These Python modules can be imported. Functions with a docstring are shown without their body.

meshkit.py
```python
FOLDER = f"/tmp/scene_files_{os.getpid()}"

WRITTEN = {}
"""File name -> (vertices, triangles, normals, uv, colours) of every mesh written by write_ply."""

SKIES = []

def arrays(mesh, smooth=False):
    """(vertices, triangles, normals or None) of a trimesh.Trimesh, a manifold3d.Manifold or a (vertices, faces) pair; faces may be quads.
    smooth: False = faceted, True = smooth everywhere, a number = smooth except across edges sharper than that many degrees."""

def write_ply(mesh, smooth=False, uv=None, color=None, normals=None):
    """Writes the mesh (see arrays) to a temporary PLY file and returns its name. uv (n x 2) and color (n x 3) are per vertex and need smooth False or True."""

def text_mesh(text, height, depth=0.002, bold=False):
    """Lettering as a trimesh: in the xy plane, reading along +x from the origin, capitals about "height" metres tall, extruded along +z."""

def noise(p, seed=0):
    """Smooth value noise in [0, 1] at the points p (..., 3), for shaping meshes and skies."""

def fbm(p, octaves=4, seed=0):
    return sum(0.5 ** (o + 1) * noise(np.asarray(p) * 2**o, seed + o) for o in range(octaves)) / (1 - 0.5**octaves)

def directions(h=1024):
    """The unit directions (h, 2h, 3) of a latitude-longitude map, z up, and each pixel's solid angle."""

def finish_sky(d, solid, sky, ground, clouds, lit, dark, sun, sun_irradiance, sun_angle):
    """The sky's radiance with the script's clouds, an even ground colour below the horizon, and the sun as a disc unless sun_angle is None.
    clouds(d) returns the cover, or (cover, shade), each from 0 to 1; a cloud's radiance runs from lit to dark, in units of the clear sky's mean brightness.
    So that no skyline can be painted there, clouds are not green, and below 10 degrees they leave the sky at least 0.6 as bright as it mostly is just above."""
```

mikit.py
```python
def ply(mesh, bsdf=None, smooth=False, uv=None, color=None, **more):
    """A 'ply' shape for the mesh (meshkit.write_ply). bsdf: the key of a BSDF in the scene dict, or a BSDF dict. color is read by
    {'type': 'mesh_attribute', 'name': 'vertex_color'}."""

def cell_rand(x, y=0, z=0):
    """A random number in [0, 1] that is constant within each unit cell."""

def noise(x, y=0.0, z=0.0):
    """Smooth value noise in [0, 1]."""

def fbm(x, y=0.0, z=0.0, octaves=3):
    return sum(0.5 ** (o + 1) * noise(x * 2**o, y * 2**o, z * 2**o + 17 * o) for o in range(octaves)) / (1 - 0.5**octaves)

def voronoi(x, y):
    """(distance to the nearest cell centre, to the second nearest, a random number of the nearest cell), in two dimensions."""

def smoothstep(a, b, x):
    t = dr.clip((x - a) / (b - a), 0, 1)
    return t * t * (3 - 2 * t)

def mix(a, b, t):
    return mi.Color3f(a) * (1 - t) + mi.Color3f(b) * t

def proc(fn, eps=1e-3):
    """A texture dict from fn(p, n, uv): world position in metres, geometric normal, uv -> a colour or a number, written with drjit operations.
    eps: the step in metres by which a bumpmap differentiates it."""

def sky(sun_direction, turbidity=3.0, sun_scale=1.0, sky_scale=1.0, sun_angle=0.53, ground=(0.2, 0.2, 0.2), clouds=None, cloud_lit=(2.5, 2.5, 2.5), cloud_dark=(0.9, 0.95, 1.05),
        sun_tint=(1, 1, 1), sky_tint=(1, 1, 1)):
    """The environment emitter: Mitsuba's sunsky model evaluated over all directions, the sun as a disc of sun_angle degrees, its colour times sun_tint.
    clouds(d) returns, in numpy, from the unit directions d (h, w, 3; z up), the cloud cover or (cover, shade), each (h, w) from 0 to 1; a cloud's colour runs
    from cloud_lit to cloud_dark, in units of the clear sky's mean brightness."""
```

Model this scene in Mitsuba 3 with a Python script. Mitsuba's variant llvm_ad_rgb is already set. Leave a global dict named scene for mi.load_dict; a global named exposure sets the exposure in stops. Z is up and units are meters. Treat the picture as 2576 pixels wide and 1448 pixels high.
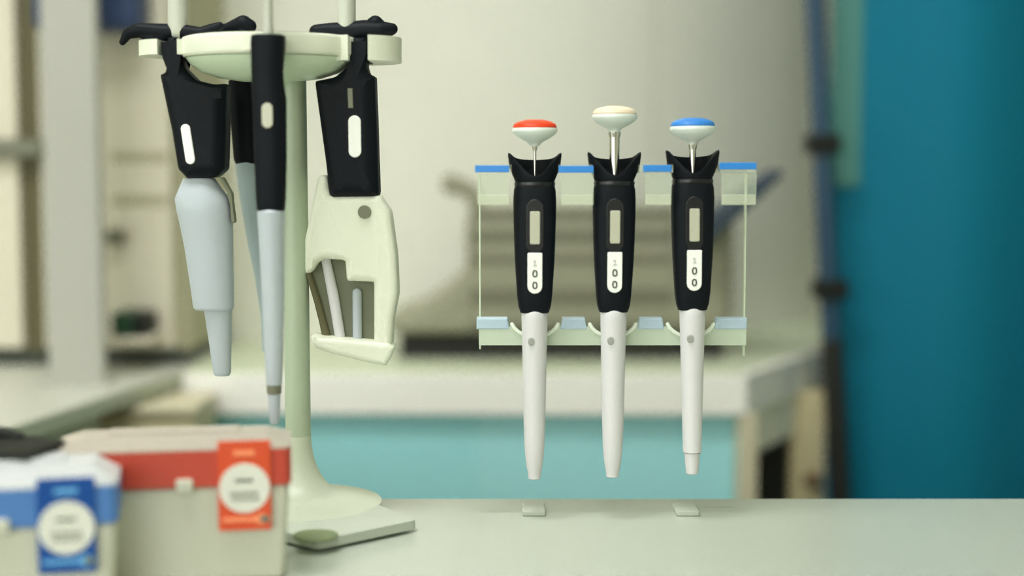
import math, random
import numpy as np, trimesh, mitsuba as mi, mikit, meshkit
import manifold3d as m3
from shapely.geometry import Polygon, Point, LineString, box as sbox
from shapely import affinity
from shapely.ops import unary_union

scene, labels = {'type': 'scene'}, {}
T = mi.ScalarTransform4f

# ---------------------------------------------------------------- camera, light, exposure
F = 3600.0                                   # focal length in pixels of a 2576 wide frame
CAM_Z, PITCH = 1.16, math.atan(294 / F)      # eye height, looking slightly down
CP, SP = math.cos(PITCH), math.sin(PITCH)
scene['camera'] = {'type': 'thinlens', 'fov': 2 * math.degrees(math.atan(1288 / F)), 'fov_axis': 'x',
                   'aperture_radius': 0.0132, 'focus_distance': 0.995, 'near_clip': 0.02, 'far_clip': 50.0,
                   'to_world': T().look_at(origin=[0, 0, CAM_Z], target=[0, CP, CAM_Z - SP], up=[0, 0, 1])}
exposure = -0.4
LAMPS = [(-0.45, 0.45, 1.2, 0.6, 17.0), (-0.2, -1.4, 1.2, 0.6, 8.0)]   # ceiling panels: x, y, sx, sy, radiance
LAMP_RGB = (1.0, 0.995, 0.99)
ADDED_WINDOW = (-1.9, -0.1, 0.95, 2.25, 2.5)          # added unseen light source in the left wall: y0, y1, z0, z1, radiance
ADDED_WINDOW2 = (-2.1, -0.2, 0.95, 2.3, 4.5)          # added unseen fill light in the wall behind the camera: x0, x1, z0, z1, radiance
BENCH = 0.92                                 # height of all bench tops


def at(px, py, y):
    """The point at depth y that the photograph shows at this pixel."""
    u, v = (px - 1288) / F, (724 - py) / F
    d = np.array([u, CP + v * SP, -SP + v * CP])
    return np.array([0, 0, CAM_Z]) + d * (y / d[1])


def on(px, py, z=BENCH):
    """The point at height z that the photograph shows at this pixel."""
    u, v = (px - 1288) / F, (724 - py) / F
    d = np.array([u, CP + v * SP, -SP + v * CP])
    return np.array([0, 0, CAM_Z]) + d * ((z - CAM_Z) / d[2])


def px_at(y):
    return y / F


# ---------------------------------------------------------------- materials
def mat(name, d, two=True):
    scene[name] = {'type': 'twosided', 'bsdf': d} if two else d
    return name


def srgb(*c):
    c = np.array(c, float) / 255
    return [float(x) for x in np.where(c < .04045, c / 12.92, ((c + .055) / 1.055) ** 2.4)]


def rgb(c):
    return {'type': 'rgb', 'value': list(c)}


def pri(name, c, rough=.5, spec=.5, metallic=0.0, **k):
    base = c if isinstance(c, dict) else rgb(c)
    return mat(name, {'type': 'principled', 'base_color': base, 'roughness': rough, 'specular': spec, 'metallic': metallic, **k})


def mottled(c, amount=.05, scale=6.0):
    a, b = [x * (1 - amount) for x in c], [min(1, x * (1 + amount)) for x in c]
    return mikit.proc(lambda p, n, uv: mikit.mix(a, b, mikit.fbm(p.x * scale, p.y * scale, p.z * scale)))


pri('m_wall', mottled(srgb(238, 238, 226)), .7, .2)
pri('m_wall_far', srgb(215, 216, 198), .8, .2)
pri('m_ceiling', srgb(235, 235, 228), .9, .1)
pri('m_floor', mottled(srgb(120, 122, 108), .12, 3), .5)
pri('m_counter', mottled(srgb(176, 183, 170), .03, 9), .2, .5)
pri('m_top', mottled(srgb(250, 249, 243), .03, 5), .35)
pri('m_apron', srgb(176, 182, 162), .5)
pri('m_end', srgb(236, 238, 222), .5)
pri('m_teal', mottled(srgb(164, 230, 238), .04, 5), .45)
pri('m_leg', srgb(205, 198, 172), .5)
pri('m_panel', srgb(190, 182, 148), .5)
pri('m_end_panel', srgb(228, 214, 170), .5)
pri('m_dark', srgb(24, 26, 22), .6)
pri('m_knob_brown', srgb(105, 78, 52), .5)
pri('m_cabinet', mottled(srgb(216, 211, 192), .04, 4), .55)
pri('m_cabinet_groove', srgb(170, 168, 140), .6)
pri('m_gap', srgb(92, 88, 60), .7)
pri('m_rail', srgb(110, 112, 92), .4)
pri('m_plinth', srgb(44, 52, 40), .5)
pri('m_post', mottled(srgb(172, 172, 164), .03, 5), .5)
pri('m_navy', srgb(40, 62, 102), .5)
pri('m_greenbox', srgb(20, 62, 38), .4)
pri('m_black', srgb(22, 26, 22), .6, .3)
pri('m_instrument', mottled(srgb(150, 150, 128), .08, 9), .5)
pri('m_instrument_dark', srgb(112, 112, 92), .5)
pri('m_bluepanel', srgb(34, 54, 72), .45)
pri('m_curtain', mottled(srgb(16, 114, 142), .06, 3), .6, .12)
pri('m_curtain_highlight', srgb(78, 138, 132), .6)
pri('m_pole', srgb(28, 66, 92), .35)
# pipettes
pri('m_handle', mottled(srgb(12, 17, 23), .1, 60), .5, .15)
pri('m_handle_gloss', srgb(18, 20, 24), .25)
pri('m_shaft', srgb(209, 208, 210), .38)
pri('m_shaft_blue', srgb(178, 187, 194), .4)
pri('m_shaft_grey', srgb(176, 192, 198), .4)
pri('m_seam', srgb(150, 152, 146), .5)
pri('m_metal', (.78, .77, .72), .18, metallic=1.0)
pri('m_rod_white', srgb(192, 195, 182), .4)
pri('m_window', srgb(186, 186, 166), .3)
pri('m_display', srgb(244, 245, 240), .4)
pri('m_digit', srgb(34, 36, 38), .5)
pri('m_digit_grey', srgb(176, 178, 176), .5)
pri('m_knob_white', srgb(226, 234, 228), .3)
pri('m_cap_red', srgb(226, 66, 26), .35)
pri('m_cap_peach', srgb(230, 214, 188), .35)
pri('m_cap_blue', srgb(52, 128, 208), .35)
# carousel
pri('m_carousel', srgb(222, 226, 208), .35)
pri('m_carousel_post', srgb(176, 190, 166), .35)
pri('m_side_top', mottled(srgb(188, 189, 178), .03, 5), .4)
pri('m_top_grey', mottled(srgb(200, 208, 182), .05, 6), .4)
pri('m_shadow_patch', srgb(122, 136, 100), .7)
pri('m_flare', srgb(200, 207, 187), .35)
pri('m_hub_shaded', srgb(206, 222, 194), .4)  # greener than the hub, to carry the shade of its underside
pri('m_rubber', srgb(92, 104, 76), .7)
pri('m_recess', srgb(112, 116, 94), .6)
# tip boxes
pri('m_box', srgb(190, 190, 174), .4)
pri('m_lid_red', srgb(172, 164, 152), .35)
pri('m_lid_blue', srgb(188, 191, 192), .35)
pri('m_red', srgb(182, 62, 44), .35)
pri('m_orange', srgb(206, 70, 26), .45)
pri('m_orange_pale', srgb(238, 140, 96), .45)
pri('m_blueband', srgb(68, 116, 180), .35)
pri('m_blue', srgb(4, 68, 142), .55, .3)
pri('m_blue_pale', srgb(92, 160, 212), .45)
pri('m_white', srgb(212, 212, 202), .5)
pri('m_print', srgb(150, 152, 140), .6)
pri('m_print_dark', srgb(96, 104, 92), .6)
# acrylic
mat('m_clear', {'type': 'thindielectric', 'int_ior': 1.2}, False)
mat('m_frost', {'type': 'blendbsdf', 'weight': .20, 'a': {'type': 'thindielectric', 'int_ior': 1.25},
                'b': {'type': 'twosided', 'bsdf': {'type': 'diffuse', 'reflectance': rgb(srgb(214, 226, 204))}}}, False)
mat('m_frost2', {'type': 'blendbsdf', 'weight': .42, 'a': {'type': 'thindielectric', 'int_ior': 1.25},
                 'b': {'type': 'twosided', 'bsdf': {'type': 'diffuse', 'reflectance': rgb(srgb(220, 228, 204))}}}, False)
pri('m_rail_green', srgb(190, 202, 182), .3)
pri('m_rail_blue', srgb(176, 198, 212), .25)
pri('m_rail_white', srgb(236, 244, 228), .25)
pri('m_edge_blue', srgb(48, 132, 214), .3)
pri('m_edge_pale', srgb(206, 218, 192), .3)


# ---------------------------------------------------------------- mesh helpers
def put(key, mesh, m, smooth=35, tw=None):
    d = mikit.ply(mesh, m, smooth=smooth)
    if tw is not None:
        d['to_world'] = tw
    n, k = key, 0
    while n in scene:
        k += 1
        n = f'{key}_{k:03d}'
    scene[n] = d
    return n


def tag(key, label=None, cat=None, group=None, kind=None):
    e = labels.setdefault(key, {})
    for a, b in (('label', label), ('category', cat), ('group', group), ('kind', kind)):
        if b:
            e[a] = b


def cat(*ms):
    return trimesh.util.concatenate([to_tm(m) for m in ms])


def to_tm(m):
    if isinstance(m, m3.Manifold):
        q = m.to_mesh()
        return trimesh.Trimesh(q.vert_properties[:, :3], q.tri_verts, process=False)
    return m


def bx(x0, x1, y0, y1, z0, z1, r=0.0, seg=12):
    """A box between these planes with rounded edges of radius r."""
    x0, x1, y0, y1, z0, z1 = min(x0, x1), max(x0, x1), min(y0, y1), max(y0, y1), min(z0, z1), max(z0, z1)
    if r <= 0:
        b = trimesh.creation.box((x1 - x0, y1 - y0, z1 - z0))
        b.apply_translation(((x0 + x1) / 2, (y0 + y1) / 2, (z0 + z1) / 2))
        return b
    s = m3.Manifold.sphere(r, seg)
    c = [s.translate((x, y, z)) for x in (x0 + r, x1 - r) for y in (y0 + r, y1 - r) for z in (z0 + r, z1 - r)]
    return to_tm(m3.Manifold.batch_hull(c))


def lathe(prof, n=48, squash=1.0, power=2.0, center=(0, 0, 0)):
    """Surface of revolution of (radius, z) points; squash narrows it in y, power > 2 makes its section boxier."""
    prof = np.asarray(prof, float)
    th = np.linspace(0, 2 * np.pi, n, endpoint=False)
    c, s = np.cos(th), np.sin(th)
    k = (np.abs(c) ** power + np.abs(s) ** power) ** (-1 / power)
    c, s = c * k, s * k
    m = len(prof)
    v = np.array([[r * a, r * b * squash, z] for r, z in prof for a, b in zip(c, s)])
    v = np.vstack([v, [0, 0, prof[0, 1]], [0, 0, prof[-1, 1]]])
    f = []
    for i in range(m - 1):
        for j in range(n):
            a, b = i * n + j, i * n + (j + 1) % n
            f += [[a, b, b + n], [a, b + n, a + n]]
    for j in range(n):
        f.append([m * n, (j + 1) % n, j])
        f.append([m * n + 1, (m - 1) * n + j, (m - 1) * n + (j + 1) % n])
    t = trimesh.Trimesh(v + np.asarray(center), f, process=False)
    if t.volume < 0:
        t.invert()
    return t


def resample(pts, n):
    p = np.vstack([pts, pts[:1]])
    s = np.r_[0, np.cumsum(np.linalg.norm(np.diff(p, axis=0), axis=1))]
    q = np.linspace(0, s[-1], n, endpoint=False)
    return np.c_[np.interp(q, s, p[:, 0]), np.interp(q, s, p[:, 1])]


def loft(poly, depth, b, n=120, soft=0.0):
    """The outline (x, z) given thickness along y, centred on 0, its edges rounded by b."""
    if not isinstance(poly, Polygon):
        poly = Polygon(poly)
    if soft:
        poly = poly.buffer(-soft).buffer(2 * soft).buffer(-soft)
        if poly.geom_type != 'Polygon':
            poly = max(poly.geoms, key=lambda g: g.area)
    p = np.array(poly.exterior.coords)[:-1]
    if Polygon(p).exterior.is_ccw is False:
        p = p[::-1]
    p = resample(p, n)
    t = np.roll(p, -1, 0) - np.roll(p, 1, 0)
    t /= np.linalg.norm(t, axis=1, keepdims=True) + 1e-12
    nrm = np.c_[t[:, 1], -t[:, 0]]
    rings = [(b * 1.25, -depth / 2)]
    for a in np.linspace(0, math.pi, 9):
        ins = b * (1 - math.sin(a))
        y = -(depth / 2 - b) - b * math.cos(a) if a < math.pi / 2 - 1e-6 else (depth / 2 - b) - b * math.cos(a)
        if abs(a - math.pi / 2) < 1e-6:
            rings.append((0, -(depth / 2 - b)))
            y = depth / 2 - b
        rings.append((ins, y))
    rings.append((b * 1.25, depth / 2))
    v = np.vstack([np.c_[(p - nrm * i)[:, 0], np.full(n, y), (p - nrm * i)[:, 1]] for i, y in rings])
    f = []
    for i in range(len(rings) - 1):
        for j in range(n):
            a_, b_ = i * n + j, i * n + (j + 1) % n
            f += [[a_, b_, b_ + n], [a_, b_ + n, a_ + n]]
    cap = Polygon(p)
    vv, ff = trimesh.creation.triangulate_polygon(cap, engine='earcut')
    idx = np.array([np.argmin(((p - q) ** 2).sum(1)) for q in vv[:, :2]])
    last = (len(rings) - 1) * n
    f = np.vstack([f, idx[ff], idx[ff][:, ::-1] + last])
    m = trimesh.Trimesh(v, f, process=False)
    if m.volume < 0:
        m.invert()
    return m


def plan(pts, z0, z1, r=0.0):
    """An upright prism on a plan outline (x, y)."""
    p = Polygon(pts)
    if r:
        p = p.buffer(-r).buffer(r)
    m = trimesh.creation.extrude_polygon(p, z1 - z0, engine='earcut')
    m.apply_translation((0, 0, z0))
    return m


def tube(pts, r, n=14):
    """Round bar through the points; r is a radius or one per point."""
    r = np.broadcast_to(r, len(pts))
    s = [m3.Manifold.sphere(float(a), n).translate([float(x) for x in p]) for p, a in zip(pts, r)]
    return to_tm(m3.Manifold.batch_boolean([m3.Manifold.batch_hull([s[i], s[i + 1]]) for i in range(len(s) - 1)], m3.OpType.Add))


def capsule(w, h, n=12):
    """Capsule outline (x, z) centred on 0."""
    return LineString([(0, -(h - w) / 2), (0, (h - w) / 2)]).buffer(w / 2, quad_segs=n)


def pxpoly(pts, y):
    """Outline in the plane at depth y from photograph points."""
    q = np.array([at(a, b, y) for a, b in pts])
    return q[:, [0, 2]]


def shift(m, x=0, y=0, z=0):
    m = m.copy()
    m.apply_translation((x, y, z))
    return m


def rotz(m, deg, c=(0, 0, 0)):
    m = m.copy()
    m.apply_transform(trimesh.transformations.rotation_matrix(math.radians(deg), (0, 0, 1), c))
    return m


# ---------------------------------------------------------------- the room
XL, XR, YF, YB, H = -2.3, 2.3, -2.6, 2.02, 2.75


def struct(key, mesh, m, smooth=False):
    n = put(key, mesh, m, smooth)
    if '__' not in key:
        tag(n, kind='structure')
    return n


seam = at(1640, 100, YB)[0]
struct('floor', bx(XL, XR, YF, 3.7, -.1, 0), 'm_floor')
struct('ceiling', bx(XL, XR, YF, 3.7, H, H + .1), 'm_ceiling')
# back wall curved away to the right; curve added to darken it gradually
AX0, AR, AMAX = at(1000, 100, YB)[0], .80, math.radians(52)
def arc(t): return np.array([AX0 + AR * math.sin(t), YB + AR * (1 - math.cos(t))])
def arcs(t0, t1, r, n=24):
    return [np.array([AX0 + r * math.sin(t), YB + AR - r * math.cos(t)]) for t in np.linspace(t0, t1, n)]
tj = next(t for t in np.linspace(0, AMAX, 400) if arc(t)[0] / arc(t)[1] > (1640 - 1288) / F * 1.003)
dt = .0014 / AR
struct('wall_back', plan([(XL, YB)] + arcs(0, tj - dt, AR) + arcs(0, tj - dt, AR - .1)[::-1] + [(XL, YB + .1)], 0, H), 'm_wall', 20)
tdir, ndir = np.array([math.cos(AMAX), math.sin(AMAX)]), np.array([-math.sin(AMAX), math.cos(AMAX)]) * .1
struct('wall_back_right', plan(arcs(tj + dt, AMAX, AR) + [arc(AMAX) + tdir * 1.7, arc(AMAX) + tdir * 1.7 + ndir] + arcs(tj + dt, AMAX, AR - .1)[::-1], 0, H), 'm_wall', 20)
struct('wall_back__joint', plan(arcs(tj - dt, tj + dt, AR - .005, 3) + arcs(tj - dt, tj + dt, AR - .09, 3)[::-1], 0, H), 'm_cabinet_groove')

struct('wall_left', bx(XL - .1, XL, YF, YB + .1, 0, H), 'm_wall_far')
struct('wall_right', bx(XR, XR + .1, YF, 3.7, 0, H), 'm_wall_far')
struct('wall_front', bx(XL, XR, YF - .1, YF, 0, H), 'm_wall_far')

wy0, wy1, wz0, wz1, we = ADDED_WINDOW
q = struct('added_window_1__pane', bx(XL + .02, XL + .03, wy0, wy1, wz0, wz1), 'm_ceiling')  # emitting pane added for light from the left
scene[q]['emitter'] = {'type': 'area', 'radiance': rgb([we * c for c in (.97, 1.0, .98)])}
struct('added_window_1__frame', cat(bx(XL, XL + .05, wy0 - .06, wy0, wz0 - .06, wz1 + .06), bx(XL, XL + .05, wy1, wy1 + .06, wz0 - .06, wz1 + .06),
                              bx(XL, XL + .05, wy0, wy1, wz0 - .06, wz0), bx(XL, XL + .05, wy0, wy1, wz1, wz1 + .06)), 'm_ceiling')
tag('added_window_1', kind='structure')
fx0, fx1, fz0, fz1, fe = ADDED_WINDOW2
q = struct('added_window_2__pane', bx(fx0, fx1, YF + .02, YF + .03, fz0, fz1), 'm_ceiling')  # emitting pane added for frontal fill light
scene[q]['emitter'] = {'type': 'area', 'radiance': rgb([fe * c for c in (.97, 1.0, .98)])}
struct('added_window_2__frame', cat(bx(fx0 - .06, fx0, YF, YF + .05, fz0 - .06, fz1 + .06), bx(fx1, fx1 + .06, YF, YF + .05, fz0 - .06, fz1 + .06),
                              bx(fx0, fx1, YF, YF + .05, fz0 - .06, fz0), bx(fx0, fx1, YF, YF + .05, fz1, fz1 + .06)), 'm_ceiling')
tag('added_window_2', kind='structure')
for i, (x, y, sx, sy, e) in enumerate(LAMPS):
    k = 'ceiling_light' if i == 0 else f'ceiling_light_{i:03d}'
    fr = cat(bx(x - sx / 2 - .03, x + sx / 2 + .03, y - sy / 2 - .03, y - sy / 2, H - .05, H), bx(x - sx / 2 - .03, x + sx / 2 + .03, y + sy / 2, y + sy / 2 + .03, H - .05, H),
             bx(x - sx / 2 - .03, x - sx / 2, y - sy / 2, y + sy / 2, H - .05, H), bx(x + sx / 2, x + sx / 2 + .03, y - sy / 2, y + sy / 2, H - .05, H))
    put(k + '__frame', fr, 'm_ceiling', False)
    q = put(k + '__diffuser', bx(x - sx / 2, x + sx / 2, y - sy / 2, y + sy / 2, H - .04, H - .01), 'm_ceiling', False)
    scene[q]['emitter'] = {'type': 'area', 'radiance': rgb([e * c for c in LAMP_RGB])}
    tag(k, ['rectangular white ceiling light panel above the boxes and carousel', 'rectangular white ceiling light panel behind the camera, near the added rear window'][i], 'ceiling light', 'ceiling light panels')

# ---------------------------------------------------------------- front counter
yf = on(1288, 1251)[1]
put('lab_bench__worktop', bx(-1.05, 1.5, .36, yf, BENCH - .035, BENCH, .004), 'm_counter')
put('lab_bench__cabinet', bx(-1.0, 1.45, .44, yf - .03, .08, BENCH - .035), 'm_cabinet', False)
put('lab_bench__plinth', bx(-.98, 1.43, .48, yf - .06, 0, .08), 'm_dark', False)
tag('lab_bench', 'pale green-white laboratory worktop in the foreground under the boxes and carousel', 'lab bench')

# ---------------------------------------------------------------- back bench
c0, c1, c2 = on(455, 936), on(1878, 938), on(2092, 864)
L = float(np.linalg.norm(np.array(c2[:2]) - np.array(c1[:2])))
th = c1[2] - at(1878, 1054, c1[1])[2]
dirn_ = np.array(c2[:2]) - np.array(c1[:2]); dirn_ /= np.linalg.norm(dirn_)
def wall_y(x):
    t = math.asin(min(max((x - AX0) / AR, 0), math.sin(AMAX)))
    return arc(t)[1] + max(0, x - arc(AMAX)[0]) * math.tan(AMAX)
se = next(t for t in np.linspace(.1, 1.5, 2000) if (c1[1] + dirn_[1] * t) > wall_y(c1[0] + dirn_[0] * t) - .004 or t > 1.2)
c2 = np.r_[np.array(c1[:2]) + dirn_ * se, BENCH]
ws = [(x, wall_y(x) - .002) for x in np.linspace(c2[0] - .003, AX0, 20)]
wt = plan([(c0[0], c0[1]), (c1[0], c1[1]), (c2[0], c2[1]), *ws, (c0[0], YB - .001)], BENCH - .05, BENCH - .003)
put('lab_bench_001__top_surface', plan([(c0[0], c0[1] + .012), (c1[0] - .010, c1[1] + .012), (c2[0] - .013, c2[1] - .008), *ws[2:], (c0[0], YB - .002)], BENCH - .003, BENCH), 'm_top_grey', False)
put('lab_bench_001__worktop', wt, 'm_top', False)
yb = c1[1]
xr_ = at(1905, 1150, yb)[0]
xl_ = at(470, 1150, yb)[0]
dirn = (np.array(c2[:2]) - np.array(c1[:2])); dirn /= np.linalg.norm(dirn)
put('lab_bench_001__front_drawer', bx(at(480, 1, yb)[0], at(1856, 1150, yb)[0], yb + .024, yb + .039, .55, BENCH - .052, .004), 'm_teal', 35)
put('lab_bench_001__cabinet', bx(at(480, 1, yb)[0], at(1850, 1150, yb)[0], yb + .04, YB - .01, .1, BENCH - .055), 'm_leg', False)
put('lab_bench_001__leg', bx(at(1858, 1150, yb)[0], at(1908, 1150, yb)[0], yb + .004, yb + .03, 0, BENCH - .05, .003), 'm_leg')
# angled end of the bench: rail below the top, open dark bay, end panel with knob
def along(s0, s1, z0, z1, t=.016, off=.006):
    p, q = c1[:2] + dirn * s0, c1[:2] + dirn * s1
    nn = np.array([-dirn[1], dirn[0]])
    a, b = nn * off, nn * (off + t)
    return plan([p + a, q + a, q + b, p + b], z0, z1)
put('lab_bench_001__end_rail', along(.02, L - .02, BENCH - .105, BENCH - .05), 'm_end', False)
ym = float(c1[1] + dirn[1] * L * .62)
put('lab_bench_001__end_panel', bx(at(1988, 1100, ym)[0], at(2090, 1100, ym)[0], ym, ym + .02, .02, at(2040, 985, ym)[2], .003), 'm_end_panel')
kz = at(2042, 1200, ym)
put('lab_bench_001__end_panel__knob', lathe([(.0001, -.009), (.010, -.007), (.0115, 0), (.008, .007), (.0001, .009)], 20, center=(kz[0], ym - .008, kz[2])), 'm_knob_brown')
put('lab_bench_001__bay_shade', bx(at(1880, 1100, ym)[0], at(1987, 1100, ym)[0], ym + .004, ym + .02, .02, BENCH - .055), 'm_dark', False)  # near-black sheet standing in for the shade inside the open bay
tag('lab_bench_001', 'white back bench with thick top and pale teal drawer front, behind the hanging pipettes', 'lab bench')
tag('lab_bench_001__front_drawer', 'pale teal drawer front')
tag('lab_bench_001__end_panel__knob', 'brown knob')

# ---------------------------------------------------------------- side bench at the left
s0, s1 = on(-260, 1185), on(455, 936)
s0 = s1[:2] + (on(0, 1083)[:2] - s1[:2]) * 1.55
sb = plan([(-1.5, s0[1]), (s0[0], s0[1]), (s1[0] - .0015, s1[1]), (s1[0] - .0015, YB - .001), (-1.5, YB - .001)], BENCH - .016, BENCH)
put('lab_bench_002__worktop', sb, 'm_side_top', False)
d2 = np.array(s1[:2]) - np.array(s0[:2]); L2 = float(np.linalg.norm(d2)); d2 /= L2
def side(a, b, z0, z1, off, t):
    p, q = np.array(s0[:2]) + d2 * a, np.array(s0[:2]) + d2 * b
    nn = np.array([-d2[1], d2[0]])
    return plan([p + nn * off, q + nn * off, q + nn * (off + t), p + nn * (off + t)], z0, z1)
put('lab_bench_002__edge_strip', side(0, L2 - .002, BENCH - .016, BENCH - .0005, -.003, .003), 'm_apron', False)
put('lab_bench_002__apron', side(.02, L2 - .17, BENCH - .11, BENCH - .016, .02, .02), 'm_apron', False)
put('lab_bench_002__cabinet', side(.02, L2 - .06, .1, BENCH - .11, .10, .4), 'm_leg', False)
tag('lab_bench_002', 'white side bench running back at the left edge, carrying the cream upright post', 'lab bench')
bq = at(400, 1030, 1.6)
put('storage_box__body', bx(at(285, 1000, 1.64)[0], at(520, 1000, 1.64)[0], 1.585, 1.685, BENCH - .30, at(400, 1012, 1.64)[2] - .004, .006), 'm_panel')
put('storage_box__lid', bx(at(345, 1000, 1.64)[0], at(524, 1000, 1.64)[0], 1.578, 1.69, at(400, 1012, 1.64)[2] - .004, at(400, 1000, 1.64)[2], .003), 'm_leg')
put('storage_box__stand', bx(at(300, 1000, 1.64)[0], at(505, 1000, 1.64)[0], 1.595, 1.68, 0, BENCH - .30), 'm_leg', False)
tag('storage_box', 'beige storage box with pale lid below the side bench, left of the teal drawer', 'storage box')

# ---------------------------------------------------------------- cupboards behind, left
yc = 1.755
def fx(px, y=None): return at(px, 500, yc if y is None else y)[0]
def fz(py, y=None): return at(600, py, yc if y is None else y)[2]
zb = fz(884)
put('wall_cupboard__carcass', bx(-1.45, fx(462), yc + .022, YB - .001, zb, 2.1), 'm_cabinet_groove', False)
doors = [(-260, 48), (104, 432)]
for a, b in doors:
    put('wall_cupboard__door', bx(fx(a), fx(b), yc, yc + .02, zb + .004, 2.09, .003), 'm_cabinet')
put('wall_cupboard__gap_strip', bx(fx(52), fx(100), yc + .008, yc + .021, zb, 2.09), 'm_gap', False)
for py in (395, 504):
    put('wall_cupboard__groove', bx(fx(282), fx(425), yc - .0012, yc + .004, fz(py + 13), fz(py - 13), .0005), 'm_cabinet_groove')
put('wall_cupboard__rail', bx(fx(-160), fx(122), yc - .02, yc - .002, fz(398), fz(350), .005), 'm_rail')
put('wall_cupboard__knob', lathe([(.0001, -.010), (.010, -.009), (.0125, 0), (.010, .009), (.0001, .010)], 20, center=(fx(293), yc - .013, fz(594))), 'm_rail')
put('wall_cupboard__plinth', bx(-1.40, fx(458), yc + .01, YB - .002, BENCH + .0005, zb), 'm_plinth', False)
tag('wall_cupboard', 'cream wall cupboard with dark vertical gap between doors, behind the upright post', 'cupboard')
tag('wall_cupboard__gap_strip', 'dark olive gap between doors'); tag('wall_cupboard__rail', 'grey handle rail')
tag('wall_cupboard__plinth', 'near-black plinth below the doors')

# upright post on the side bench
yp = 1.64
pa, pb = at(198, 948, yp), at(198, -60, yp)
w0 = 66 * px_at(yp)
xa, xb = at(128, 400, yp)[0], at(268, 400, yp)[0]
put('upright_post__shaft', bx(xa, xb, yp - .03, yp - .012, BENCH, H - .002, .005), 'm_post')
put('upright_post__foot', bx(xa - .006, xb + .006, yp - .038, yp - .004, BENCH, BENCH + .006, .002), 'm_post')
tag('upright_post', 'broad cream upright post standing on the white side bench', 'post')

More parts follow.
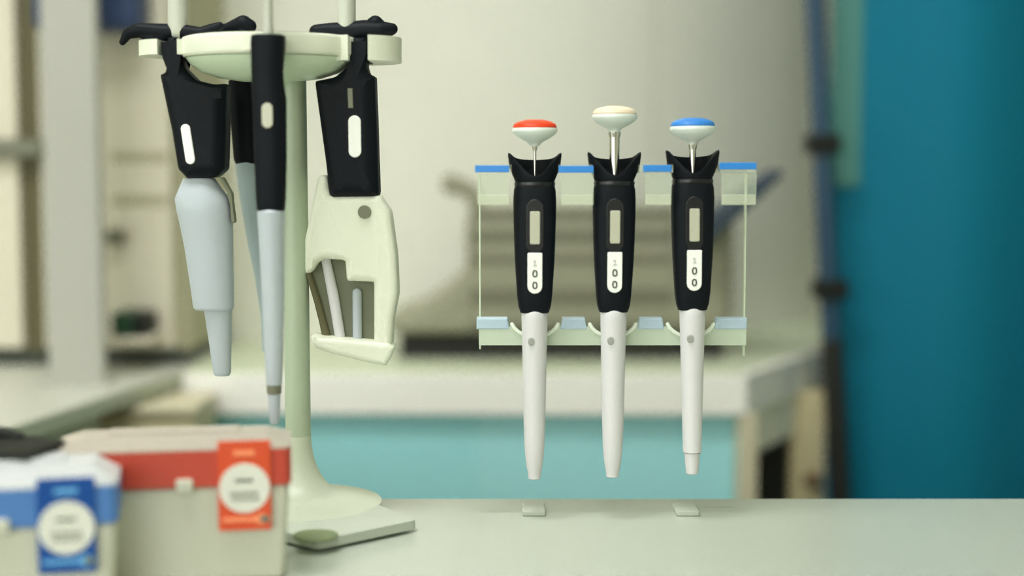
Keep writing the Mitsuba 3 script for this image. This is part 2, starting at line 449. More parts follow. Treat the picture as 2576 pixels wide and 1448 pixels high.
# navy bin hanging on the cupboard, dark green box
nb = at(300, 74, yc - .05)
put('navy_bin__body', bx(fx(92, yc - .06), fx(358, yc - .06), yc - .062, yc - .0005, nb[2], nb[2] + .18, .008), 'm_navy')
put('navy_bin__rim', bx(fx(88, yc - .06), fx(362, yc - .06), yc - .065, yc - .0005, nb[2] + .18, nb[2] + .195, .004), 'm_navy')
tag('navy_bin', 'dark navy blue bin fixed high on the cupboard, at the top edge behind the post', 'bin')
yg = 1.70
g0 = on(330, 905)
gz = at(330, 845, yg)[2]
put('green_box__shelf', bx(at(268, 850, yg)[0], at(388, 850, yg)[0], yg - .02, yc - .0005, gz - .006, gz, .0015), 'm_cabinet')
put('green_box__body', bx(at(284, 845, yg)[0], at(340, 845, yg)[0], yg - .01, yg + .05, gz, at(330, 784, yg)[2], .005), 'm_greenbox')
put('green_box__cap', bx(at(341, 845, yg)[0], at(372, 845, yg)[0], yg - .01, yg + .05, gz, at(330, 788, yg)[2], .005), 'm_black')
tag('green_box', 'small dark green box with black end on a bracket right of the upright post', 'box')

# ---------------------------------------------------------------- instrument on the back bench
yi = 1.80
def ix(px, y=yi): return at(px, 600, y)[0]
def iz(py, y=yi): return at(1400, py, y)[2]
put('bench_instrument__body', bx(ix(1172), ix(1850), yi, YB - .03, BENCH + .035, iz(522), .02), 'm_instrument')
put('bench_instrument__base', bx(ix(1190), ix(1830), yi + .03, YB - .04, BENCH, BENCH + .035), 'm_dark', False)
prof = [(980, 842), (975, 800), (1060, 772), (1130, 725), (1185, 668), (1240, 668), (1240, 842)]
pp = pxpoly(prof, yi)
sl = shift(loft(pp, .16, .012, 100), 0, yi + .085, 0)
put('bench_instrument__sloped_front', sl, 'm_instrument')
put('bench_instrument__front_foot', bx(ix(1000), ix(1230), yi + .03, yi + .15, BENCH, iz(842) + .004), 'm_dark', False)
for py, hgt in ((535, 16), (592, 26), (650, 18), (745, 40), (820, 26)):
    put('bench_instrument__vent', bx(ix(1186), ix(1690), yi - .003, yi + .004, iz(py + hgt / 2), iz(py - hgt / 2), .001), 'm_instrument_dark' if hgt != 26 else 'm_rail')
# dark blue slanted lid, propped open to the right
bp = pxpoly([(1955, 425), (1962, 440), (1900, 500), (1760, 628), (1735, 625), (1742, 560), (1870, 470), (1930, 432)], yi - .03)
put('bench_instrument__lid', shift(loft(bp, .05, .005, 90, .002), 0, yi - .03, 0), 'm_bluepanel')
hk = at(1155, 462, yi + .05)
put('bench_instrument__lever', tube([at(1215, 560, yi + .05), at(1185, 480, yi + .05), at(1135, 462, yi + .05)], [.010, .010, .013]), 'm_instrument')
tag('bench_instrument', 'grey-green bench instrument with sloped front, blurred behind the clear pipette rack', 'lab instrument')
tag('bench_instrument__lid', 'dark blue slanted lid')

# ---------------------------------------------------------------- privacy screen at the right
ys = 1.80
px_, pz_ = at(2068, 400, ys)[0], 0

pt, pm = at(2050, 0, ys), at(2112, 1250, ys)
def pole_at(z): return pm + (pt - pm) * ((z - pm[2]) / (pt[2] - pm[2]))
put('privacy_screen__pole_sleeve', tube([pole_at(.035), pole_at(at(2068, 860, ys)[2])], .0135, 20), 'm_dark')
put('privacy_screen__pole', tube([pole_at(.03), pole_at(2.18)], .0125, 20), 'm_pole')
put('privacy_screen__base', bx(px_ + .02, px_ + .5, ys - .06, ys + .06, 0, .03, .008), 'm_dark')
for py, dx in ((362, 0), (726, 0)):
    z = at(2068, py, ys)[2]
    qx = pole_at(z)[0]
    put('privacy_screen__clamp', bx(qx - .020, qx + .020, ys - .022, ys + .018, z - .012, z + .012, .004), 'm_black')
nx, nz = 90, 2
x0, x1 = at(2108, 700, ys)[0], at(2108, 700, ys)[0] + .62
xs = np.linspace(x0, x1, nx)
def fold(x):
    u = (x - x0)
    return -.027 * np.cos(2 * np.pi * (u - .16) / .32)
ysf = ys + .03 + fold(xs)
out = np.r_[np.c_[xs, ysf - .004], np.c_[xs, ysf + .004][::-1]]
cur = trimesh.creation.extrude_polygon(Polygon(out), 2.1, engine='earcut'); cur.apply_translation((0, 0, .06))
put('privacy_screen__curtain', cur, 'm_curtain', 50)
put('privacy_screen__top_rail', tube([(px_, ys, 2.18), (x1, ys + .02, 2.18)], .012, 14), 'm_pole')
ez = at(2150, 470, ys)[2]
put('privacy_screen__curtain_highlight', bx(at(2112, 400, ys)[0], at(2188, 400, ys)[0], ys + .045, ys + .053, ez, 2.15, .002), 'm_curtain_highlight')  # pale strip standing in for a highlight reflection on the curtain
tag('privacy_screen', 'tall teal curtain screen on a dark blue pole at the right edge', 'privacy screen')
tag('privacy_screen__pole', 'dark blue pole'); tag('privacy_screen__clamp', 'black clamp'); tag('privacy_screen__curtain_highlight', 'pale grey-green strip drawn as a highlight on the curtain')
tag('privacy_screen__clamp_001', 'black clamp')

# ---------------------------------------------------------------- clear rack with three pipettes
YR = 0.97
S = YR / F
ybk = YR + .022                                    # back panel
zr = lambda py, y=YR: at(1540, py, y)[2]
xr = lambda px, y=YR: at(px, 640, y)[0]
AX = [1345, 1544, 1743]
put('pipette_rack__back_panel', bx(xr(1203), xr(1888), ybk, ybk + .003, BENCH + .004, zr(436)), 'm_clear', False)
for a in (1345, 1743):
    put('pipette_rack__foot', bx(xr(a - 30), xr(a + 30), ybk - .010, ybk + .016, BENCH, BENCH + .0041, .0012), 'm_counter')
for px in (1203, 1885):
    put('pipette_rack__side_edge', bx(xr(px), xr(px + 5), ybk - .001, ybk + .004, zr(888 if px < 1500 else 905), zr(437), .0004), 'm_edge_pale')
ztop, zt0 = zr(414), zr(434)
segs = [(1197, 1281), (1403, 1489), (1611, 1681), (1799, 1890)]
yfr = YR - .016
shelf = sbox(xr(1197), yfr + .0012, xr(1890), ybk + .003)
for a in AX:
    shelf = shelf.difference(unary_union([Point(xr(a), YR).buffer(58 * S), sbox(xr(a) - 58 * S, yfr - .01, xr(a) + 58 * S, YR)]))
sh = trimesh.creation.extrude_polygon(shelf, ztop - zt0, engine='earcut'); sh.apply_translation((0, 0, zt0))
put('pipette_rack__top_shelf', sh, 'm_frost', False)
for i, (a, b) in enumerate(segs):
    up = (1, 0, 2, 8)[i]
    put('pipette_rack__blue_edge', bx(xr(a), xr(b), yfr, yfr + .0012, zr(434 - up), zr(417 - up), .0003), 'm_edge_blue')
    put('pipette_rack__lip', bx(xr(a + 6), xr(b), yfr, yfr + .002, zr(488), zr(435)), 'm_frost', False)
    put('pipette_rack__lip_bead', bx(xr(a + 6), xr(b), yfr - .0005, yfr + .003, zr(514), zr(488), .0006), 'm_frost2')
# bottom rail with scalloped upper edge
rail = sbox(xr(1203), zr(874), xr(1888), zr(828))
sc = []
for a in AX:
    sc.append(affinity.translate(affinity.scale(Point(0, 0).buffer(1, quad_segs=16), 62 * S, 46 * S), xr(a + 2), zr(806)))
rail = rail.difference(unary_union(sc))
rm = trimesh.creation.extrude_polygon(rail, .009, engine='earcut')
rm.apply_transform([[1, 0, 0, 0], [0, 0, -1, ybk], [0, 1, 0, 0], [0, 0, 0, 1]])
put('pipette_rack__bottom_rail', rm, 'm_rail_green', 25)
for a, b in [(1197, 1282), (1412, 1480), (1610, 1678), (1806, 1890)]:
    tp = Polygon([(xr(a), zr(833)), (xr(b), zr(833)), (xr(b - 5 if b < 1880 else b), zr(804)), (xr(a + 5 if a > 1200 else a), zr(804))])
    put('pipette_rack__rail_cap', shift(loft(tp, .011, .0012, 60), 0, ybk - .0045, 0), 'm_rail_blue')
for a in AX:
    ar = [np.array([xr(a + 2) + 62 * S * math.cos(t), ybk - .0095, zr(806) + 46 * S * math.sin(t)]) for t in np.linspace(math.pi * 1.1, math.pi * 1.9, 12)]
    put('pipette_rack__scallop_edge', tube(ar, .0014, 10), 'm_rail_white')
tag('pipette_rack', 'clear acrylic pipette rack with bright blue top edge and scalloped lower rail', 'pipette rack')

SQ = .80
def zl(py): return zr(py) - zr(785)
HP = [(30, 787), (36, 785), (41, 770), (44.5, 742), (47, 702), (50, 655), (52, 602), (53.5, 550), (54, 505), (52.5, 478), (49, 466), (47, 458), (30, 456)]
handle = lathe([(r * S, zl(p)) for r, p in HP], 64, SQ, 2.9)


def crown_mesh():
    n = 72
    rings = []
    th_ = np.linspace(0, 2 * np.pi, n, endpoint=False)
    c, s = np.cos(th_), np.sin(th_)
    rim = np.where(s < 0, 402 + 40 * (-s) ** 3, 402) - 5 * np.abs(c) ** 2 - 13 * np.abs(c) ** 9
    def ring(r, py): return np.c_[r * S * c, r * S * s * .85, [zl(q) for q in np.broadcast_to(py, n)]]
    flare = 49 + 17 * np.abs(c) ** 3
    rings.append(ring(np.full(n, 47.0), np.full(n, 461.0)))
    rings.append(ring(np.full(n, 51.0), np.full(n, 452.0)))
    rings.append(ring(51 + .75 * (flare - 49), 445 * .6 + rim * .4))
    rings.append(ring(flare + 1.5, rim + 6))
    rings.append(ring(flare + .5, rim))
    rings.append(ring(flare - 5.5, rim + 2))
    rings.append(ring(np.full(n, 43.0), np.maximum(rim + 4, 440 * .5 + rim * .5)))
    rings.append(ring(np.full(n, 39.0), np.full(n, 448.0)))
    v = np.vstack(rings + [[[0, 0, zl(461)]], [[0, 0, zl(448)]]])
    f, m = [], len(rings)
    for i in range(m - 1):
        for j in range(n):
            a, b = i * n + j, i * n + (j + 1) % n
            f += [[a, b, b + n], [a, b + n, a + n]]
    for j in range(n):
        f.append([m * n, (j + 1) % n, j]); f.append([m * n + 1, (m - 1) * n + j, (m - 1) * n + (j + 1) % n])
    t = trimesh.Trimesh(v, f, process=False)
    if t.volume < 0: t.invert()
    return t


crown = crown_mesh()
ring_ = lathe([(45 * S, zl(470)), (50.5 * S, zl(468)), (51.5 * S, zl(462)), (50 * S, zl(457)), (45 * S, zl(456))], 56, SQ * 1.03, 2.5)
def front(py):   # y of the handle's front face at this height
    r = np.interp(py, [p for _, p in HP][::-1], [r for r, _ in HP][::-1])
    return -r * S * SQ
def plate(w, p0, p1, thick, proud, shape='capsule'):
    h = abs(zl(p0) - zl(p1)); w = w * S
    if shape == 'capsule': pg = capsule(w, h)
    elif shape == 'tongue': pg = unary_union([sbox(-w / 2, -h / 2 + w / 2, w / 2, h / 2), Point(0, -h / 2 + w / 2).buffer(w / 2)]).buffer(-.0004).buffer(.0004)
    else: pg = sbox(-w / 2, -h / 2, w / 2, h / 2).buffer(-.0008).buffer(.0008)
    m = loft(pg, thick, min(.0004, thick * .3), 60)
    tilt = math.atan2(front(p1) - front(p0), zl(p0) - zl(p1))
    m.apply_transform(trimesh.transformations.rotation_matrix(-math.atan2(front(p0) - front(p1), abs(zl(p0) - zl(p1))), (1, 0, 0)))
    m.apply_translation((0, (front(p0) + front(p1)) / 2 + thick / 2 - proud * S, (zl(p0) + zl(p1)) / 2))
    return m
groove = plate(44, 500, 634, .003, 1.5)
slot = plate(25, 530, 612, .003, 3.0, 'box')
disp = plate(37, 633, 735, .003, 3.5, 'tongue')
def digit(txt, py, hpx):
    m = meshkit.text_mesh(txt, hpx * S, .0004, bold=True)
    b = m.bounds; m.apply_translation((-(b[0, 0] + b[1, 0]) / 2, -(b[0, 1] + b[1, 1]) / 2, 0))
    m.apply_transform([[1, 0, 0, 0], [0, 0, -1, 0], [0, 1, 0, 0], [0, 0, 0, 1]])
    p0, p1 = 633, 735
    t = (py - p0) / (p1 - p0)
    m.apply_transform(trimesh.transformations.rotation_matrix(-math.atan2(front(p0) - front(p1), abs(zl(p0) - zl(p1))), (1, 0, 0)))
    m.apply_translation((0, front(p0) * (1 - t) + front(p1) * t - 3.5 * S - .0001, zl(py)))
    return m


def lath_px(pts, n=40, sq=1.0): return lathe([(r * S, zl(p)) for r, p in pts], n, sq)


pips = [
    dict(cap='m_cap_red', k=300, rod=3.5, cx=1345, dz=0, lean=0, desc='black and white pipette with a red button cap, leftmost in the clear rack', capdesc='red cap'),
    dict(cap='m_cap_peach', k=266, rod=12.5, cx=1544, dz=2, lean=0, desc='black and white pipette with a pale peach raised button, middle of the clear rack', capdesc='pale peach cap'),
    dict(cap='m_cap_blue', k=296, rod=8.5, cx=1743, dz=7, lean=-.5, desc='black and white pipette with a blue button cap, rightmost in the clear rack', capdesc='blue cap'),
]
for i, P in enumerate(pips):
    key = 'pipette' if i == 0 else f'pipette_{i:03d}'
    dz = P['dz']
    W = T().translate([xr(P['cx']), YR, zr(785 - dz)]).rotate([0, 1, 0], P['lean'])
    k = P['k'] + dz
    put(key + '__handle', handle, 'm_handle', 40, W)
    put(key + '__finger_rest', crown, 'm_handle', 40, W)
    put(key + '__collar', ring_, 'm_handle_gloss', 40, W)
    put(key + '__groove', groove, 'm_handle_gloss', 40, W)
    put(key + '__scale_window', slot, 'm_window', 40, W)
    put(key + '__display', disp, 'm_display', 40, W)
    put(key + '__display__digit', digit('1', 659, 13), 'm_digit_grey', False, W)
    put(key + '__display__digit', digit('0', 685, 17), 'm_digit', False, W)
    put(key + '__display__digit', digit('0', 714, 17), 'm_digit', False, W)
    # button
    cap = [(.01, k), (22, k + 1), (42, k + 6), (52, k + 12), (55, k + 19), (54, k + 22), (.01, k + 22)]
    put(key + '__button_cap', lath_px(cap), P['cap'], 35, W)
    kn = [(.01, k + 22), (55, k + 22), (57, k + 27), (56, k + 33), (48, k + 41), (34, k + 50), (20, k + 57), (14, k + 63), (12, k + 67), (.01, k + 67)]
    put(key + '__button', lath_px(kn), 'm_knob_white', 40, W)
    put(key + '__plunger_rod', lath_px([(P['rod'] + 3, k + 66), (P['rod'] + 2.5, k + 76), (P['rod'], k + 80), (P['rod'], 440), (P['rod'] + 1, 452)], 24), 'm_metal', 35, W)
    e = 1204 - (3 if i == 1 else 0)
    if i < 2:
        sp = [(30, 780), (33, 786), (33, 800), (31.5, 860), (29.5, 960), (27.5, 1060), (25.5, 1120), (23, 1150), (20, 1172), (16.5, 1190), (16, e - 2), (13, e)]
    else:
        sp = [(30, 780), (32.5, 786), (32.5, 800), (30.5, 860), (28, 960), (25.5, 1060), (24, 1120), (23.5, 1142), (20, 1143)]
    sp = [(r, p) for r, p in sp]
    put(key + '__shaft', lath_px(sp), 'm_shaft', 40, W)
    if i == 2:
        put(key + '__nozzle', lath_px([(17, 1142), (20, 1144), (18.5, 1165), (16, 1190), (15, 1196), (12, 1198)]), 'm_shaft', 40, W)
        put(key + '__nozzle_seam', lath_px([(18, 1140), (22.5, 1141.5), (22.5, 1144.5), (18, 1146)]), 'm_seam', 40, W)
    bt = loft(capsule(16 * S, 20 * S), .003, .0006, 40); bt.apply_translation((-9 * S, -30.5 * S, zl(855)))
    put(key + '__ejector_mark', bt, 'm_seam', 40, W)
    tag(key, P['desc'], 'pipette', 'pipettes hanging in the clear rack')
    tag(key + '__button_cap', P['capdesc']); tag(key + '__plunger_rod', 'metal plunger rod')
    tag(key + '__display', 'white display with dark digits'); tag(key + '__handle', 'black handle'); tag(key + '__shaft', 'white shaft')

# ---------------------------------------------------------------- carousel
YC = 0.985
SC = YC / F
hubx = at(680, 150, YC)[0]
cz = lambda py, y=YC: at(690, py, y)[2]
post_x, post_y = at(742, 700, YC)[0], YC + .006
prof = [(54, 1300), (50, 1282), (44, 1262), (38, 1230), (34.5, 1195), (33, 1150), (32, 900), (31.5, 500), (31, 180)]
zbase = BENCH + .0085
pf = [(.115, 0)]
pr = [(r * SC, cz(p)) for r, p in [(31, 150), (31.5, 500), (32, 900), (32.5, 1120)]] + [(32.5 * SC, zbase + .048), (.01 * SC, zbase + .048)]
put('pipette_carousel__post', lathe(pr, 40, center=(post_x, post_y, 0)), 'm_carousel_post', 40)
pr = [(.01 * SC, zbase + .047)]
for t in np.linspace(0, 1, 10):
    a = t * math.pi / 2
    pr.append((32.8 * SC + .026 * (1 - math.cos(a)), zbase + .005 + .042 * (1 - math.sin(a))))
pr += [(.052, zbase + .0015), (.058, zbase), (.01 * SC, zbase - .001)]
put('pipette_carousel__base_flare', lathe(pr, 48, center=(post_x, post_y, 0)), 'm_flare', 40)
corner = on(1052, 1308, BENCH + .008)
fr_ = on(800, 1392, BENCH + .008)
bp_ = np.array([corner[:2], on(800, 1392)[:2], [post_x - .075, post_y - .02], [post_x - .05, post_y + .05], on(870, 1268)[:2]])
bpoly = Polygon(bp_).buffer(-.006).buffer(.006)
bm = plan(bpoly.exterior.coords, BENCH + .0025, zbase)
put('pipette_carousel__base', bm, 'm_counter', 30)
for p in (bpoly.exterior.interpolate(t, True) for t in (.03, .36, .62, .85)):
    q = np.array([p.x, p.y]); ctr = np.array(bpoly.centroid.coords[0]); q = q + (ctr - q) * .22
    put('pipette_carousel__foot', lathe([(.008, 0), (.009, .0006), (.009, .0024), (.008, .003)], 20, center=(q[0], q[1], BENCH)), 'm_rubber')
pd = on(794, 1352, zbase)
put('pipette_carousel__shadow_patch', lathe([(.0001, 0), (.0135, 0), (.0145, .001), (.0138, .0025), (.0001, .003)], 32, .9, center=tuple(pd)), 'm_shadow_patch')  # shadow of the tip box on the base, drawn as a thin olive disc
# hub: shallow bowl
hp = [(.01, 94), (205, 94), (215, 98), (219, 105), (219, 140), (215, 146), (205, 148), (.01, 150)]
hb = [(.01, 149), (208, 149), (198, 162), (172, 182), (130, 196), (80, 204), (.01, 206)]
put('pipette_carousel__hub_bowl', lathe([(r * SC, cz(p)) for r, p in hb][::-1], 72, .8, center=(hubx, YC, 0)), 'm_hub_shaded', 30)
put('pipette_carousel__hub', lathe([(r * SC, cz(p)) for r, p in hp][::-1], 72, .8, center=(hubx, YC, 0)), 'm_carousel', 30)
# arms with a fork for each pipette
def arm(x0, y0, ang, reach, wid, z0, z1, slot=None, sw=None, back=0.0):
    c, s = math.cos(ang), math.sin(ang)
    base = unary_union([LineString([(0, 0), (reach, 0)]).buffer(wid * .55), Point(reach, 0).buffer(wid)])
    base = base.difference(unary_union([Point(reach, 0).buffer(sw or wid * .48), LineString([(reach - back * math.cos(slot or 0), -back * math.sin(slot or 0)), (reach + 2 * wid * math.cos(slot or 0), 2 * wid * math.sin(slot or 0))]).buffer(sw or wid * .42)]))
    base = affinity.translate(affinity.rotate(base, math.degrees(ang), origin=(0, 0)), x0, y0)
    m = trimesh.creation.extrude_polygon(base if base.geom_type == 'Polygon' else max(base.geoms, key=lambda g: g.area), z1 - z0, engine='earcut')
    m.apply_translation((0, 0, z0))
    return m
za, zb_ = cz(142), cz(104)
put('pipette_carousel__arm', arm(hubx, YC + .003, math.pi, .0655, .024, za, zb_, math.pi / 2, .0066, .0125), 'm_carousel', 30)
put('pipette_carousel__arm', arm(hubx, YC, 0, .0625, .027, cz(158), cz(96), -math.pi / 2, .0066, .0100), 'm_carousel', 30)
put('pipette_carousel__arm', arm(hubx, YC, -math.pi / 2, .042, .0112, za, zb_, None, .003), 'm_carousel', 30)
put('pipette_carousel__arm', arm(hubx, YC, math.radians(111), .056, .015, za, zb_, None, .0078), 'm_carousel', 30)
tag('pipette_carousel', 'pale green-white pipette carousel with slim post standing on the front worktop', 'pipette stand')


def flat(key, pts, y, depth, b, m, soft=.0008, n=120):
    return put(key, shift(loft(pxpoly(pts, y), depth, b, n, soft), 0, y, 0), m, 40)


# left pipette, seen from the side
def lz(pts, cxs, sq=.9, power=2.5, n=44):
    """Lathe along a slightly leaning axis from photograph rows: (radius, row), axis column by row."""
    c = [at(np.interp(p, [a for a, _ in cxs], [b for _, b in cxs]), p, y) for _, p in pts]
    m = lathe([(r * k, i) for i, (r, _) in enumerate(pts)], n, sq, power)
    i = np.round(m.vertices[:, 2]).astype(int); v = m.vertices.copy()
    v[:, 0] += np.array(c)[i, 0]; v[:, 1] += y; v[:, 2] = np.array(c)[i, 2]
    t = trimesh.Trimesh(v, m.faces, process=False)
    if t.volume < 0: t.invert()
    return t
K, y = 'stepped_pipette', YC
flat(K + '__handle', [(428, 96), (454, 96), (456, 135), (472, 175), (500, 203), (545, 214), (577, 212), (575, 330), (572, 425), (548, 446), (478, 449), (455, 425), (440, 330), (410, 190), (424, 184), (430, 150)], y, .030, .008, 'm_handle')
def rows(rs, sq, m, key):
    global y, k
    k = y / F
    cxs = [(p, (a + b) / 2) for p, a, b in rs]
    put(key, lz([((b - a) / 2, p) for p, a, b in rs], cxs, sq, 2.3), m, 40)
rows([(446, 474, 530), (448, 462, 540), (472, 452, 556), (500, 441, 577), (530, 446, 583), (560, 453, 585), (620, 465, 586), (700, 477, 587), (772, 487, 588), (778, 492, 586), (779, 500, 580)], .8, 'm_shaft_blue', K + '__shaft')
rows([(772, 500, 584), (780, 514, 583), (860, 526, 582), (936, 537, 581), (944, 541, 577)], .9, 'm_shaft_blue', K + '__nozzle')
flat(K + '__ejector_bar', [(553, 446), (564, 446), (586, 486), (592, 560), (586, 560), (578, 492)], y - .004, .008, .0015, 'm_recess', 0)
flat(K + '__window', np.array(LineString([(467, 324), (479, 401)]).buffer(12).exterior.coords)[:-1], y - .0152, .002, .0006, 'm_display', 0)
def q3(l, y): return [at(a, b, y) for a, b in l]
put(K + '__finger_rest', cat(tube(q3([(308, 106), (322, 84), (350, 76), (420, 82), (470, 83), (505, 86), (535, 74), (552, 66)], y), [.0022, .0038, .0050, .0060, .0056, .0048, .0042, .003]),
                             tube(q3([(352, 80), (385, 92), (362, 112)], y), [.004, .0045, .0030]), tube(q3([(440, 86), (441, 120)], y), [.0055, .0045])), 'm_handle', 40)
put(K + '__plunger_rod', tube(q3([(446, 82), (446, -90)], y), .0065, 20), 'm_rod_white', 40)
put(K + '__button', lathe([(.0001, 0), (.012, .001), (.016, .004), (.015, .009), (.0001, .012)], 28, center=tuple(at(446, -95, y))), 'm_knob_white', 40)
tag(K, 'wide black handled pipette with thick stepped shaft, on the left arm of the carousel', 'pipette')

# front pipette of the carousel
K, y = 'slim_pipette', YC - .062
k = y / F
cx = [(90, 675), (200, 672), (260, 679), (530, 682), (780, 688), (1000, 690), (1065, 691)]
put(K + '__handle', lz([(36, 88), (42, 91), (43, 110), (39, 180), (40, 215), (42, 250), (40, 400), (37, 500), (35, 526), (32, 531)], cx), 'm_handle', 40)
put(K + '__window', shift(loft(capsule(27 * k, 62 * k), .002, .0005, 50), at(679, 292, y)[0], y - 41 * k * .9 - .0003, at(679, 292, y)[2]), 'm_window', 40)
put(K + '__shaft', lz([(30, 526), (35, 532), (34, 560), (31, 640), (27, 780), (23, 900), (20, 965), (18, 968)], cx, 1.0, 2), 'm_shaft_blue', 40)
put(K + '__tip_ring', lz([(15, 966), (18.5, 968), (18.5, 988), (15, 990)], cx, 1.0, 2), 'm_rail', 40)
put(K + '__nozzle', lz([(14, 988), (16, 990), (14, 1030), (11, 1064), (9, 1066)], cx, 1.0, 2), 'm_shaft_blue', 40)
put(K + '__plunger_rod', lz([(11, -90), (11, 60), (13, 70), (13, 92)], cx, 1.0, 2), 'm_rod_white', 40)
put(K + '__button', lathe([(.0001, 0), (.012, .001), (.016, .004), (.015, .009), (.0001, .012)], 28, center=tuple(at(675, -95, y))), 'm_knob_white', 40)
tag(K, 'slim black handled pipette with long white shaft, at the front of the carousel', 'pipette')
tag(K + '__tip_ring', 'dark ring above the nozzle')

# rear pipette of the carousel, half hidden
K, y = 'slim_pipette_001', YC + .052
k = y / F
cx = [(60, 608), (200, 612), (420, 622), (560, 640), (780, 672)]
put(K + '__handle', lz([(18, 105), (22, 120), (24, 190), (36, 205), (36, 300), (32, 400), (28, 412)], cx), 'm_handle', 40)
put(K + '__shaft', lz([(26, 408), (30, 414), (29, 500), (25, 600), (19, 700), (15, 800), (13, 880), (10, 884)], cx, 1.0, 2), 'm_shaft_grey', 40)
put(K + '__finger_rest', tube(q3([(540, 78), (575, 70), (612, 60), (628, 66)], y), [.003, .0038, .0062, .005]), 'm_handle', 40)
put(K + '__finger_rest__neck', tube(q3([(610, 66), (610, 112)], y), .005), 'm_handle', 40)
tag(K, 'black handled pipette with grey-blue shaft, half hidden at the back of the carousel', 'pipette')

# multichannel pipette on the right arm
K, y = 'multichannel_pipette', YC
flat(K + '__handle', [(890, 96), (926, 96), (926, 170), (932, 188), (946, 194), (950, 300), (956, 488), (944, 496), (840, 496), (832, 486), (824, 410), (796, 206), (846, 196), (876, 170), (889, 135)], y, .030, .008, 'm_handle')
flat(K + '__window', np.array(LineString([(892, 306), (893, 380)]).buffer(16).exterior.coords)[:-1], y - .0152, .002, .0006, 'm_display', 0)
flat(K + '__scale_mark', [(874, 222), (887, 222), (889, 272), (876, 272)], y - .0152, .0014, .0004, 'm_rail', 0)
put(K + '__finger_rest', cat(tube(q3([(796, 80), (830, 79), (872, 82), (915, 80), (955, 78), (986, 73)], y), [.0050, .0058, .0072, .0080, .0070, .0040]),
                             tube(q3([(918, 74), (944, 58), (962, 70)], y), [.004, .0052, .004]), tube(q3([(908, 84), (908, 120)], y), [.0055, .0048])), 'm_handle', 40)
put(K + '__plunger_rod', tube(q3([(872, 78), (872, -90)], y), .0062, 20), 'm_rod_white', 40)
put(K + '__button', lathe([(.0001, 0), (.012, .001), (.016, .004), (.015, .009), (.0001, .012)], 28, center=tuple(at(872, -95, y))), 'm_knob_white', 40)
flat(K + '__housing', [(806, 440), (826, 440), (836, 492), (958, 490), (985, 530), (1000, 640), (1004, 735), (992, 800), (988, 870), (944, 864), (944, 706), (876, 704), (872, 652), (842, 650), (822, 648), (802, 660), (786, 684), (772, 684), (772, 600)], y, .024, .004, 'm_carousel')
flat(K + '__recess', [(776, 672), (822, 640), (876, 640), (880, 700), (950, 700), (950, 866), (812, 850)], y + .006, .006, .001, 'm_recess')
put(K + '__tube', tube(q3([(818, 646), (838, 740), (856, 850)], y), [.0032, .0038, .0036], 18), 'm_shaft', 40)
put(K + '__tube', tube(q3([(898, 736), (899, 850)], y), [.0032, .0032], 18), 'm_shaft_blue', 40)
put(K + '__tube', tube(q3([(778, 690), (800, 760), (822, 846)], y + .002), [.0022, .0026, .0028], 18), 'm_gap', 40)
flat(K + '__tip_bar', [(784, 838), (800, 842), (980, 858), (996, 868), (990, 888), (974, 914), (930, 906), (840, 884), (800, 870)], y - .002, .026, .003, 'm_carousel')
put(K + '__screw', lathe([(.0001, -.0015), (.0042, -.0013), (.0046, .0), (.0042, .002)], 20), 'm_recess', 40,
    T().translate(at(917, 533, y - .0125).tolist()).rotate([1, 0, 0], 90))
tag(K, 'black handled pipette with wide white frame head, on the right arm of the carousel', 'pipette')

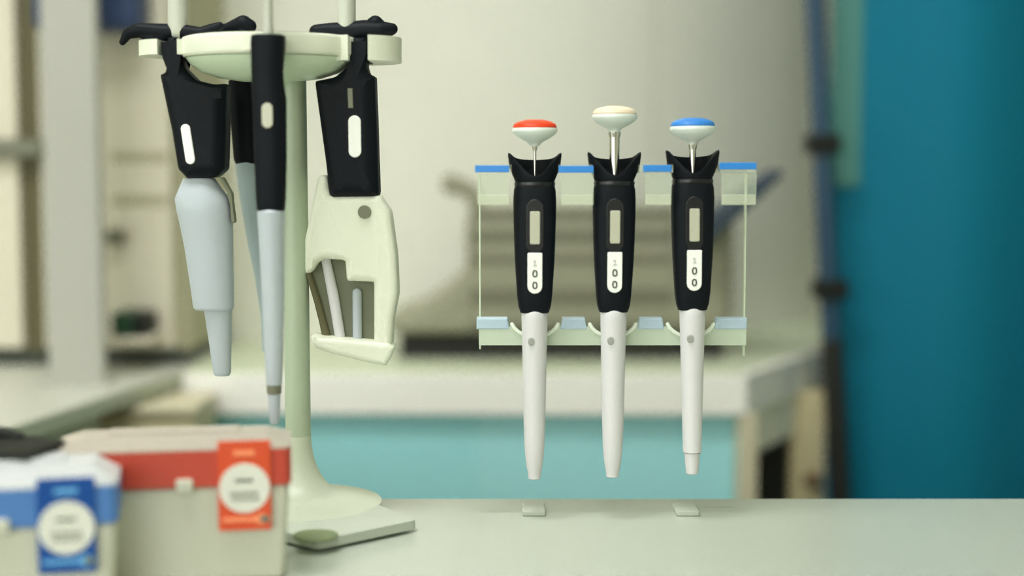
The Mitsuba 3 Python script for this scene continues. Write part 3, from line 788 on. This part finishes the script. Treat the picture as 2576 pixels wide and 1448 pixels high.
# ---------------------------------------------------------------- tip boxes
def tip_box(key, fl, w, d, h, yaw, mats, lab_x, band, desc):
    """fl: front left foot corner; the box runs w to its right (turned by yaw) and d back."""
    lid, bandm, lm, lpale = mats
    W = T().translate([float(fl[0]), float(fl[1]), BENCH]).rotate([0, 0, 1], yaw)
    zb0, zb1 = band                       # band rows in metres above the bench
    body = m3.Manifold.batch_hull([m3.Manifold.sphere(.004, 16).translate((x, yy, z)) for z, ins in ((.004, .004), (zb0 - .004, .001)) for x in (.004 + ins, w - .004 - ins) for yy in (.004 + ins, d - .004 - ins)])
    put(key + '__body', to_tm(body), 'm_box', 40, W)
    bnd = m3.Manifold.batch_hull([m3.Manifold.cylinder(zb1 - zb0, .005, .005, 20).translate((x, yy, zb0)) for x in (.0045, w - .0045) for yy in (.0045, d - .0045)])
    put(key + '__band', to_tm(bnd), bandm, 40, W)
    lidm = m3.Manifold.batch_hull([m3.Manifold.cylinder(.001, .005, .005, 20).translate((x, yy, zb1)) for x in (.0045, w - .0045) for yy in (.0045, d - .0045)]
                                  + [m3.Manifold.sphere(.003, 16).translate((x, yy, h - .003)) for x in (.014, w - .014) for yy in (.014, d - .014)])
    put(key + '__lid', to_tm(lidm), lid, 40, W)
    put(key + '__lid__grip', bx(w * .22, w * .78, d * .35, d * .65, h - .0005, h + .0018, .0009), lid, 40, W)
    # latch
    lt = bx(lab_x - .024, lab_x - .014, -.0035, .002, zb0 - .003, zb0 + .005, .0015)
    put(key + '__latch', lt, 'm_box', 40, W)
    # label: a folded card on the front
    lw, lh0, lh1 = .0302, zb0 - .026, zb1 + .0055
    x0 = lab_x
    card = bx(x0, x0 + lw, -.0026, -.0012, lh0, lh1, .0004)
    put(key + '__label', card, lm, 40, W)
    cc = (x0 + lw / 2, zb0 - .001)
    disc = lathe([(.0001, 0), (.0140, 0), (.0145, .0002), (.0145, .0006), (.0001, .0006)], 48)
    disc.apply_transform(trimesh.transformations.rotation_matrix(math.pi / 2, (1, 0, 0)))
    put(key + '__label__disc', shift(disc, cc[0], -.0026, cc[1]), 'm_white', 30, W)
    bar = lambda xa, xb, za, zb2, m, nm: put(key + '__label__' + nm, bx(xa, xb, -.0035, -.0030, za, zb2), m, False, W)
    put(key + '__label__title', bx(x0 + .009, x0 + lw - .009, -.0031, -.0025, lh1 - .0085, lh1 - .0055), lpale, False, W)
    bar(cc[0] - .0055, cc[0] + .0050, cc[1] + .0035, cc[1] + .0055, 'm_print_dark', 'print')
    bar(cc[0] - .0085, cc[0] + .0080, cc[1] - .0045, cc[1] - .0020, 'm_print', 'print')
    bar(cc[0] - .0075, cc[0] + .0085, cc[1] - .0075, cc[1] - .0055, 'm_print', 'print')
    zz = lh0 + .0065
    st = Polygon([(x0 + .0025, zz - .0012), (x0 + .020, zz - .0012), (x0 + .025, zz - .0036), (x0 + .031, zz), (x0 + .025, zz + .0036), (x0 + .020, zz + .0012), (x0 + .0025, zz + .0012)])
    put(key + '__label__arrow', shift(loft(st, .0006, .0001, 80), 0, -.0028, 0), lpale, False, W)
    put(key + '__label__dot', shift(loft(affinity.scale(Point(0, 0).buffer(.0022), 1.3, 1), .0006, .0001, 40), x0 + .0265, -.0032, zz), 'm_print_dark', False, W)
    tag(key, desc, 'box', 'pipette tip boxes on the front worktop')
    tag(key + '__band', 'red band' if 'red' in bandm else 'blue band'); tag(key + '__label', 'orange label card' if 'red' in bandm else 'blue label card')


RED_Y = .825
yaw_r = 9.0
rw = .135
cr = math.cos(math.radians(yaw_r)); sr = math.sin(math.radians(yaw_r))
rr = at(731, 1216, RED_Y)                      # lower right corner of the band
fl = (rr[0] - rw * cr, rr[1] - rw * sr)
zb0 = rr[2] - BENCH
zb1 = zb0 + 92 * RED_Y / F
tip_box('tip_box', fl, rw, .056, zb1 + .0065, yaw_r, ('m_lid_red', 'm_red', 'm_orange', 'm_orange_pale'), rw - .0415, (zb0, zb1), 'white lidded tip box with a red band and orange label, beside the carousel post')
BLUE_Y = .765
yaw_b = 13.0
bw = .130
cr = math.cos(math.radians(yaw_b)); sr = math.sin(math.radians(yaw_b))
rr = at(296, 1312, BLUE_Y)
fl = (rr[0] - bw * cr, rr[1] - bw * sr)
zb0 = rr[2] - BENCH
zb1 = zb0 + 96 * BLUE_Y / F
tip_box('tip_box_001', fl, bw, .072, zb1 + .009, yaw_b, ('m_lid_blue', 'm_blueband', 'm_blue', 'm_blue_pale'), bw - .0415, (zb0, zb1), 'white lidded tip box with a blue band and blue label, in the bottom left corner')
htop = BENCH + zb1 + .009 + .0018
# dark wedge lying on the blue box
fc = on(10, 1156, htop)
wp = [on(-120, 1158, htop)[:2], on(70, 1158, htop)[:2], on(166, 1124, htop)[:2], on(60, 1112, htop)[:2], on(-100, 1112, htop)[:2]]
wm = plan(wp, htop, htop + .004)
put('black_flap__sheet', wm, 'm_black', False)
put('black_flap__ridge', tube([np.r_[on(-100, 1118, htop)[:2], htop + .0045], np.r_[on(0, 1114, htop)[:2], htop + .006], np.r_[on(52, 1116, htop)[:2], htop + .0045]], [.003, .004, .0025], 12), 'm_black', 40)
tag('black_flap', 'dark flat wedge-shaped flap lying on top of the blue-banded tip box', 'flap')
